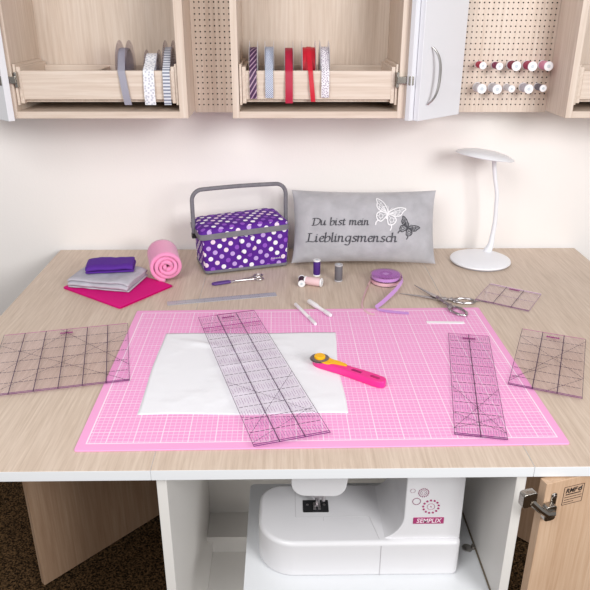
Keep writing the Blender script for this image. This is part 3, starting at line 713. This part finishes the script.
bm = NB(); prism(bm, [(-.066, -.023), (-.055, -.028), (-.012, -.010), (-.010, -.002), (-.020, .002), (-.050, -.008), (-.064, -.017)], .0012, .0085); obj('blade_cover', bm, plain('purple_leather', '#5b3a86', .45), S2, bevel=.0022)
bm = NB(); lathe(bm, [(0, .0078), (.0016, .0076), (.002, .006), (.002, .002)], 10); obj('screw', bm, NICKEL, S2, smooth=True)
# ------------------------------------------------------------------ desk lamp
LW = plain('lamp_white', '#f1f2f7', .3)
lp = thing('desk_lamp', 'white desk lamp with disc head and round base at the wall', 'lamp', (.545, .958, .0003))
bm = NB(); lathe(bm, [(0, 0), (.085, 0), (.088, .001), (.091, .005)], 48); obj('base_rim', bm, plain('lamp_grey_rim', '#c3c6d3', .35), lp, smooth=True)
bm = NB(); lathe(bm, [(.091, .005), (.0935, .0075), (.092, .011), (.080, .016), (.055, .0205), (.02, .0225), (0, .023)], 48); obj('base', bm, LW, lp, smooth=True)
neck = catmull([(.032, .046, .012), (.036, .044, .025), (.041, .041, .045), (.0425, .038, .08), (.0435, .034, .125), (.040, .030, .17), (.036, .027, .215), (.025, .026, .26), (.017, .026, .305), (.016, .026, .325)], 5)
nr = [.017, .013, .0095, .0075, .0068, .0062, .006, .006, .0066, .010]
bm = NB(); rr = []
for i in range(len(neck)):
    f = min(i/5, 8.999); k = int(f); rr.append(nr[k]*(1-f+k)+nr[k+1]*(f-k))
tube(bm, neck, rr, 14); obj('neck', bm, LW, lp, smooth=True)
bm = NB(); lathe(bm, [(0, .014), (.035, .0125), (.065, .007), (.083, .000), (.0875, -.004), (.086, -.006)], 48); hd = obj('lamp_head', bm, LW, lp, smooth=True)
hd.location = (-.016, .020, .3335); hd.rotation_euler = (math.radians(-3.5), math.radians(8.2), 0)
bm = NB(); lathe(bm, [(.086, -.006), (.070, -.0085), (0, -.010)], 48); df = obj('diffuser', bm, plain('lamp_diffuser', '#dedbe6', .4), hd, smooth=True)
# ------------------------------------------------------------------ sewing basket
def dots_material():
    m, nt, b = mat('polka_dot_fabric'); L = nt.links.new
    tc = nt.nodes.new('ShaderNodeTexCoord'); mp = nt.nodes.new('ShaderNodeMapping'); mp.inputs['Rotation'].default_value = (0, 0, math.radians(36))
    L(tc.outputs['UV'], mp.inputs['Vector'])
    v = nt.nodes.new('ShaderNodeTexVoronoi'); v.voronoi_dimensions = '2D'; v.inputs['Scale'].default_value = 42; v.inputs['Randomness'].default_value = 0
    L(mp.outputs[0], v.inputs['Vector'])
    lt = nt.nodes.new('ShaderNodeMath'); lt.operation = 'LESS_THAN'; lt.inputs[1].default_value = .295; L(v.outputs['Distance'], lt.inputs[0])
    sp = nt.nodes.new('ShaderNodeSeparateColor'); L(v.outputs['Color'], sp.inputs[0])
    r = nt.nodes.new('ShaderNodeValToRGB'); r.color_ramp.interpolation = 'CONSTANT'; e = r.color_ramp.elements
    e[0].color = lin('#f3eff6'); e[1].position = .36; e[1].color = lin('#c3a3e0')
    for p, c in ((.58, '#f0d9ea'), (.76, '#9357c2')): k = e.new(p); k.color = lin(c)
    L(sp.outputs[0], r.inputs[0])
    mx = nt.nodes.new('ShaderNodeMix'); mx.data_type = 'RGBA'; mx.inputs[6].default_value = lin('#5a2590'); L(r.outputs[0], mx.inputs[7]); L(lt.outputs[0], mx.inputs[0])
    L(mx.outputs[2], b.inputs['Base Color']); b.inputs['Roughness'].default_value = .7; b.inputs['Specular IOR Level'].default_value = .2
    return m
DOT = dots_material(); TWEED = plain('grey_woven_band', '#7c7a80', .85, bump=.6, bscale=700, vary=.12)
def boxuv(bm):
    uvl = bm.loops.layers.uv.verify(); bm.normal_update()
    for f in bm.faces:
        n = f.normal; ax = max(range(3), key=lambda i: abs(n[i]))
        for lp_ in f.loops:
            c = lp_.vert.co; lp_[uvl].uv = {0: (c.y+.5, c.z), 1: (c.x, c.z), 2: (c.x, c.y+.3)}[ax]
ba = thing('sewing_basket', 'purple polka dot sewing basket with a grey carrying handle', 'basket', (-.2040, .955, .0003), math.radians(17))
def loft(bm, secs):
    rings = [[bm.verts.new((x, y, z)) for x, y in rrect(-a, a, -b_, b_, r, 5)] for a, b_, r, z in secs]
    for p, q in zip(rings, rings[1:]):
        for k in range(len(p)): bm.faces.new((p[k], p[(k+1) % len(p)], q[(k+1) % len(q)], q[k]))
    bm.faces.new(rings[0][::-1]); bm.faces.new(rings[-1])
bm = NB(); loft(bm, [(.1285, .0700, .012, .010), (.1305, .072, .013, .05), (.1330, .0742, .013, .1205)]); bmesh.ops.recalc_face_normals(bm, faces=bm.faces); boxuv(bm); obj('body', bm, DOT, ba, smooth=True)
bm = NB(); loft(bm, [(.1295, .0710, .013, .005), (.1308, .0722, .013, .007), (.1308, .0722, .013, .0125), (.1295, .0710, .013, .0135)]); obj('bottom_band', bm, TWEED, ba, smooth=True)
bm = NB(); loft(bm, [(.1350, .0760, .014, .1145), (.1382, .0790, .015, .116), (.1382, .0790, .015, .130), (.1356, .0765, .015, .1325)]); lb = obj('lid_band', bm, TWEED, ba, (0, 0, .001), smooth=True); lb.rotation_euler.y = -.036
bm = NB()
secs = [(.1360, .0770, .015, .1322), (.1356, .0765, .016, .138), (.130, .0735, .02, .143), (.121, .065, .025, .1475), (.098, .046, .03, .150), (.05, .02, .018, .151)]
loft(bm, secs); bmesh.ops.recalc_face_normals(bm, faces=bm.faces); boxuv(bm); lb = obj('lid', bm, DOT, ba, (0, 0, .001), smooth=True); lb.rotation_euler.y = -.036
bm = NB(); tp_ = [(-.020, .114)]+[(.022*math.cos(a)*-1, .085-.030*math.sin(a)) for a in [k*PI/12 for k in range(13)]]+[(.020, .114)]
prism(bm, tp_, -.080, -.0745, 'xz'); bmesh.ops.recalc_face_normals(bm, faces=bm.faces); boxuv(bm); obj('closing_tab', bm, DOT, ba, bevel=.0015)
W2 = .1445
hp = [(-W2, 0, .112)] + [(-W2, 0, z) for z in (.14, .18)] + [(-W2+.032+.032*math.cos(a), 0, .212+.032*math.sin(a)) for a in [PI-k*PI/16 for k in range(0, 9)]]
hp += [(x, 0, .244+.002*(1-(x/.1)**2)) for x in (-.07, -.035, 0, .035, .07)] + [(W2-.032+.032*math.cos(a), 0, .212+.032*math.sin(a)) for a in [PI/2-k*PI/16 for k in range(0, 9)]] + [(W2, 0, z) for z in (.18, .14, .112)]
bm = NB(); tube(bm, hp, .0062, 10); obj('handle', bm, TWEED, ba, smooth=True)
for s in (-1, 1):
    bm = NB(); box(bm, *sorted((s*.1365, s*.151)), -.008, .008, .098, .1135); obj('handle_bracket', bm, BLACK, ba, bevel=.0015)
    for q in (-1, 1):
        bm = NB(); lathe(bm, [(.006, 0), (.007, .001), (.007, .0055)], 12, 'z', (s*.112, q*.058, 0)); obj('foot', bm, BLACK, ba, smooth=True)
bm = NB(); random.seed(11)
def yb(z): return -(.0695+.0025*(z-.010)/.04 if z < .05 else .072+.0015*(z-.05)/.058)
for k in range(7):
    x = .076+k*.0052; h = (.006, .0035, .005, .0035, .004, .006, .0035)[k]
    tube(bm, [(x, yb(.030)-.0006, .030), (x+.0012, yb(.03)-.0006, .030+h)], .0007, 5)
tube(bm, [(.076, yb(.031)-.0006, .0305), (.09, yb(.031)-.0006, .032), (.108, yb(.031)-.0006, .031), (.114, yb(.03)-.0006, .036)], .0006, 5)
obj('embroidered_mark', bm, plain('cream_thread', '#d9d6cf', .6), ba)
# ------------------------------------------------------------------ pillow
PLUSH = plain('grey_plush', '#b4b3b8', .9, bump=.35, bscale=260, spec=.1, sheen=.4, vary=.10)
PWID, PHT, PT = .440, .226, .062
pw = thing('pillow', 'grey plush pillow embroidered with dark lettering and two butterflies', 'pillow', (.1725, .918, .0115), math.radians(-1))
pw.rotation_euler = (math.radians(-23), 0, math.radians(-1.5))
def pil(u, v, s):
    fx = 1-.045*(1-v*v)*0 ; x = u*PWID/2*(1-.035*(1-v*v)*abs(u)**3+.01*abs(v)**6); z = PHT/2+v*PHT/2*(1-.065*(1-u*u)*abs(v)**3)
    t = PT*(max(0, 1-abs(u)**2.6)**.55)*(max(0, 1-abs(v)**2.4)**.55)
    wr = (.0035*noise.noise(Vector((u*4, v*3, s*3.)))+.003*noise.noise(Vector((u*9, v*7, s*3.+5)))*(max(abs(u), abs(v))**2))*min(1, 5*(1-max(abs(u), abs(v))))
    return Vector((x, s*(t+wr), z))
bm = NB(); nx, ny = 56, 36
gr = {}
for s in (-1, 1):
    for j in range(ny+1):
        for i in range(nx+1):
            edge = i in (0, nx) or j in (0, ny)
            if s == 1 and edge: gr[s, i, j] = gr[-1, i, j]; continue
            u_ = math.sin((i/nx*2-1)*PI/2); v_ = math.sin((j/ny*2-1)*PI/2)
            p = pil(u_, v_, s)
            if edge: p.y = 0
            gr[s, i, j] = bm.verts.new(p)
for s in (-1, 1):
    for j in range(ny):
        for i in range(nx):
            q = [gr[s, i, j], gr[s, i+1, j], gr[s, i+1, j+1], gr[s, i, j+1]]
            bm.faces.new(q if s == -1 else q[::-1])
obj('cover', bm, PLUSH, pw, smooth=True)
def on_pillow(x, z):
    # invert the outline warp approximately, then lift just off the surface
    v = (z-PHT/2)/(PHT/2); u = x/(PWID/2)
    for _ in range(4):
        p = pil(u, v, -1); u += (x-p.x)/(PWID/2); v += (z-p.z)/(PHT/2)
    p = pil(u, v, -1); return Vector((x, p.y-.0012, z))
EMB = plain('charcoal_thread', '#3f3e46', .6); EMW = plain('white_thread', '#ecebee', .6)
def arch(x): return [(x, .6), (x+.2, .95), (x+.33, .97), (x+.38, .75)]
G = {
 'u': ([[(-.06, .88), (0, 1), (.02, .3), (.14, .02), (.36, .2), (.5, .75)], [(.5, 1), (.5, .15), (.58, .02), (.72, .16)]], .82),
 'b': ([[(-.06, 1.6), (0, 1.7), (0, .12), (.2, 0), (.44, .18), (.52, .6), (.4, .96), (.2, .9), (0, .55)]], .74),
 'i': ([[(-.06, .88), (0, 1), (0, .15), (.08, 0), (.22, .15)], [(.02, 1.42), (.06, 1.38)]], .36),
 's': ([[(.45, .86), (.28, 1), (.1, .82), (.2, .58), (.4, .38), (.4, .14), (.2, 0), (0, .14)]], .62),
 't': ([[(.12, 1.4), (.08, .2), (.18, 0), (.36, .16)], [(-.08, .97), (.34, .97)]], .48),
 'm': ([[(-.06, .88), (0, 1), (0, 0)], arch(0)+[(.38, 0)], arch(.38)+[(.76, .15), (.84, 0), (.98, .16)]], 1.1),
 'n': ([[(-.06, .88), (0, 1), (0, 0)], arch(0)+[(.38, .15), (.46, 0), (.6, .16)]], .74),
 'h': ([[(-.06, 1.6), (0, 1.7), (0, 0)], arch(0)+[(.38, .15), (.46, 0), (.6, .16)]], .76),
 'e': ([[(.04, .48), (.34, .58), (.42, .82), (.28, 1), (.08, .8), (.02, .38), (.16, .04), (.34, .04), (.48, .2)]], .6),
 'c': ([[(.45, .85), (.28, 1), (.08, .8), (.02, .38), (.16, .04), (.34, .04), (.48, .2)]], .58),
 'l': ([[(-.06, 1.6), (0, 1.7), (0, .15), (.08, 0), (.22, .15)]], .36),
 'g': ([[(.5, .9), (.28, 1), (.07, .82), (.02, .42), (.14, .08), (.34, .14), (.5, .5)], [(.52, 1), (.49, -.25), (.3, -.58), (.0, -.45)]], .72),
 'D': ([[(.18, 1.6), (.1, 0)], [(-.12, 1.42), (.1, 1.64), (.5, 1.62), (.98, 1.25), (.92, .5), (.55, .06), (-.1, .0)]], 1.16),
 'L': ([[(.42, 1.66), (.2, 1.6), (.18, .8), (.12, .1), (-.12, .0)], [(.1, .08), (.4, .06), (.72, .0), (.92, .25)], [(.0, 1.64), (.44, 1.66)]], .98),
 ' ': ([], .5)}
def sweep(bm, pts, nib, thin, place):
    """broad pen: quads along the path, laid on the pillow"""
    for a, b_ in zip(pts, pts[1:]):
        d = Vector((b_[0]-a[0], b_[1]-a[1]))
        if d.length < 1e-6: continue
        d.normalize(); q = Vector((-d.y, d.x))
        wv = nib if abs(nib.dot(q)) > thin else q*thin*(1 if nib.dot(q) >= 0 else -1)
        e = d*thin*.3
        cor = [(a[0]-wv.x-e.x, a[1]-wv.y-e.y), (b_[0]-wv.x+e.x, b_[1]-wv.y+e.y), (b_[0]+wv.x+e.x, b_[1]+wv.y+e.y), (a[0]+wv.x-e.x, a[1]+wv.y-e.y)]
        lo_ = [place(*c) for c in cor]; up_ = [p+Vector((0, -.0009, 0)) for p in lo_]
        l_ = [bm.verts.new(p) for p in lo_]; h_ = [bm.verts.new(p) for p in up_]
        bm.faces.new(h_)
        for k in range(4): bm.faces.new((l_[k], l_[(k+1) % 4], h_[(k+1) % 4], h_[k]))
def write(s, x0, x1, zb, xh):
    adv = sum(G[c][1] for c in s)-.1; k = (x1-x0)/adv; bm = NB(); x = 0
    nib = Vector((math.cos(math.radians(25)), math.sin(math.radians(25))))*xh*.135
    for c in s:
        for st in G[c][0]:
            pts = [(x0+(x+p.x)*k+.13*p.y*xh, zb+(p.y if p.y < 1 else 1+(p.y-1)*.78)*xh) for p in catmull([Vector((a, b_, 0)) for a, b_ in st], 5)]
            sweep(bm, pts, nib, xh*.06, on_pillow)
        x += G[c][1]
    return bm
obj('lettering', write('Du bist mein', -.158, .010, .112, .0142), EMB, pw)
obj('lettering', write('Lieblingsmensch', -.175, .096, .0625, .0168), EMB, pw)
def butterfly(cx, cz, s, rot, m, lw):
    bm = NB(); ca, sa = math.cos(rot), math.sin(rot)
    def T(p): return (cx+s*(p[0]*ca-p[1]*sa), cz+s*(p[0]*sa+p[1]*ca))
    def st(pts, wd, smooth=True):
        q = catmull([Vector((a, b_, 0)) for a, b_ in pts], 5) if smooth else [Vector((a, b_, 0)) for a, b_ in pts]
        P = [T(p) for p in q]
        for a, b_ in zip(P, P[1:]):
            d = Vector((b_[0]-a[0], b_[1]-a[1])); 
            if d.length < 1e-7: continue
            sweep(bm, [a, b_], Vector((-d.y, d.x)).normalized()*wd, wd*.6, on_pillow)
    for g in (-1, 1):
        up_ = [(0, .05), (.18, .32), (.55, .62), (.98, .70), (.88, .45), (.80, .18), (.52, .02), (0, -.02)]
        lo_ = [(0, -.02), (.38, -.02), (.62, -.16), (.62, -.42), (.46, -.60), (.26, -.62), (.12, -.40), (0, -.06)]
        st([(g*a, b_) for a, b_ in up_], lw*1.4); st([(g*a, b_) for a, b_ in lo_], lw*1.4)
        for a, b_ in ((.85, .6), (.82, .42), (.74, .22), (.5, .1)): st([(g*.08, .04), (g*a*.6, b_*.62+.02), (g*a, b_)], lw*.75)
        st([(g*.3, .36), (g*.46, .28), (g*.44, .06)], lw*.7); st([(g*.58, .56), (g*.68, .4), (g*.62, .1)], lw*.7)
        st([(g*(.37+.13*math.cos(a)), -.30+.14*math.sin(a)) for a in [k*PI/5 for k in range(11)]], lw*.9)
        st([(g*.06, -.08), (g*.26, -.2)], lw*.7); st([(g*.45, -.2), (g*.58, -.12)], lw*.7); st([(g*.36, -.44), (g*.34, -.6)], lw*.7); st([(g*.5, -.34), (g*.62, -.36)], lw*.7)
        st([(g*.44, -.6), (g*.52, -.78), (g*.50, -.96)], lw*1.5)
        st([(g*.02, .12), (g*.08, .34), (g*.2, .48)], lw*.5)
    st([(0, .16), (0, -.34)], lw*2.2)
    return bm
obj('butterfly_embroidery', butterfly(.067, .147, .047, math.radians(-20), EMW, .0013), EMW, pw)
obj('butterfly_embroidery', butterfly(.127, .105, .0315, math.radians(-33), EMB, .0009), EMB, pw)
# ------------------------------------------------------------------ folded fabrics and rolled towel
def folded(name, bmname, w_, d, layers, th, m, parent, loc, rz, gap=.0012, wob=.002, seed=0, skew=0):
    prof = []; pitch = th+gap
    for k in range(layers):
        z = th/2+k*pitch; xs = [(-1+2*i/14) for i in range(15)]
        if k % 2: xs = xs[::-1]
        prof += [(x*(w_/2-pitch/2-(.004*((k*7) % 3))), z) for x in xs]
        if k < layers-1:
            sg = 1 if k % 2 == 0 else -1; X = sg*(w_/2-pitch/2-.002)
            prof += [(X+sg*pitch/2*math.sin(a), z+pitch/2-pitch/2*math.cos(a)) for a in (PI*.25, PI*.5, PI*.75)]
    bm = NB(); n = 24; rows = []; top_z = th/2+(layers-1)*pitch
    for j in range(n+1):
        b_ = j/n*2-1; row = []
        for (x, z) in prof:
            k = z/max(top_z, .001)
            nz = noise.noise(Vector((x*14+seed, b_*3, seed*1.7)))*wob*(.15+.85*k)
            droop = -k*(abs(b_)**8+abs(x/(w_/2))**10)*wob*1.2
            row.append(bm.verts.new((x+noise.noise(Vector((b_*3, z*60, seed)))*wob+skew*b_*d/2, b_*(d/2)*(1-.02*((int(z/pitch)*5) % 3)), max(th*.5, z+nz+droop))))
        rows.append(row)
    for a, b_ in zip(rows, rows[1:]):
        for i in range(len(prof)-1): bm.faces.new((a[i], a[i+1], b_[i+1], b_[i]))
    o = obj(bmname, bm, m, parent, loc, smooth=True); s = o.modifiers.new('thick', 'SOLIDIFY'); s.thickness = th*.96; s.offset = 0
    ss = o.modifiers.new('sub', 'SUBSURF'); ss.levels = 1; ss.render_levels = 1
    o.rotation_euler = (0, 0, rz)
    return o
f1 = folded('magenta', 'folded_fabric', .197, .245, 4, .0015, plain('magenta_cotton', '#da1780', .75, bump=.2, bscale=400, spec=.2), None, (-.546, .760, H+.0004), math.radians(53), gap=.0004, wob=.0010, seed=1)
tag(f1, 'folded magenta fabric at the bottom of the stack beside the pink roll', 'fabric', 'folded fabrics')
f2 = folded('grey', 'folded_fabric', .138, .188, 4, .0058, plain('grey_jersey', '#bdbac4', .9, bump=.3, bscale=500, spec=.1, vary=.06), None, (-.578, .785, H+.0088), math.radians(77), gap=.0022, wob=.005, seed=4)
tag(f2, 'folded light grey fabric in the middle of the stack', 'fabric', 'folded fabrics')
f3 = folded('purple', 'folded_fabric', .088, .136, 3, .0066, plain('purple_cotton', '#5a2d94', .75, bump=.2, bscale=400, spec=.2), None, (-.572, .808, H+.0410), math.radians(97), gap=.0022, wob=.0032, seed=12)
tag(f3, 'small folded purple fabric on top of the stack', 'fabric', 'folded fabrics')
# rolled pink fleece: spiral sheet
bm = NB(); n = 120; turns = 3.4; R0, R1 = .0040, .0440; rows = []; Lr = .128; ns = 10
for j in range(ns+1):
    y = Lr*(j/ns-.5); row = []
    for i in range(n+1):
        f = i/n; a = f*turns*2*PI+2.0; r = R0+(R1-R0)*f
        r *= 1+.018*noise.noise(Vector((math.cos(a)*1.5, math.sin(a)*1.5, y*9)))
        row.append(bm.verts.new((r*math.cos(a)*1.04, y+.004*math.sin(a*1.3+f*5)*(1 if abs(y) > Lr*.4 else 0), r*math.sin(a)*.98)))
    rows.append(row)
for a, b_ in zip(rows, rows[1:]):
    for i in range(n): bm.faces.new((a[i], a[i+1], b_[i+1], b_[i]))
rl = obj('rolled_fabric', bm, plain('pink_fleece', '#f59cc8', .95, bump=.8, bscale=300, spec=.1, sheen=.4), None, (-.424, .860, H+.0478), smooth=True)
s = rl.modifiers.new('thick', 'SOLIDIFY'); s.thickness = .0102; s.offset = 0
rl.rotation_euler = (0, 0, math.radians(14)); tag(rl, 'rolled light pink fleece fabric showing its spiral end', 'fabric roll')
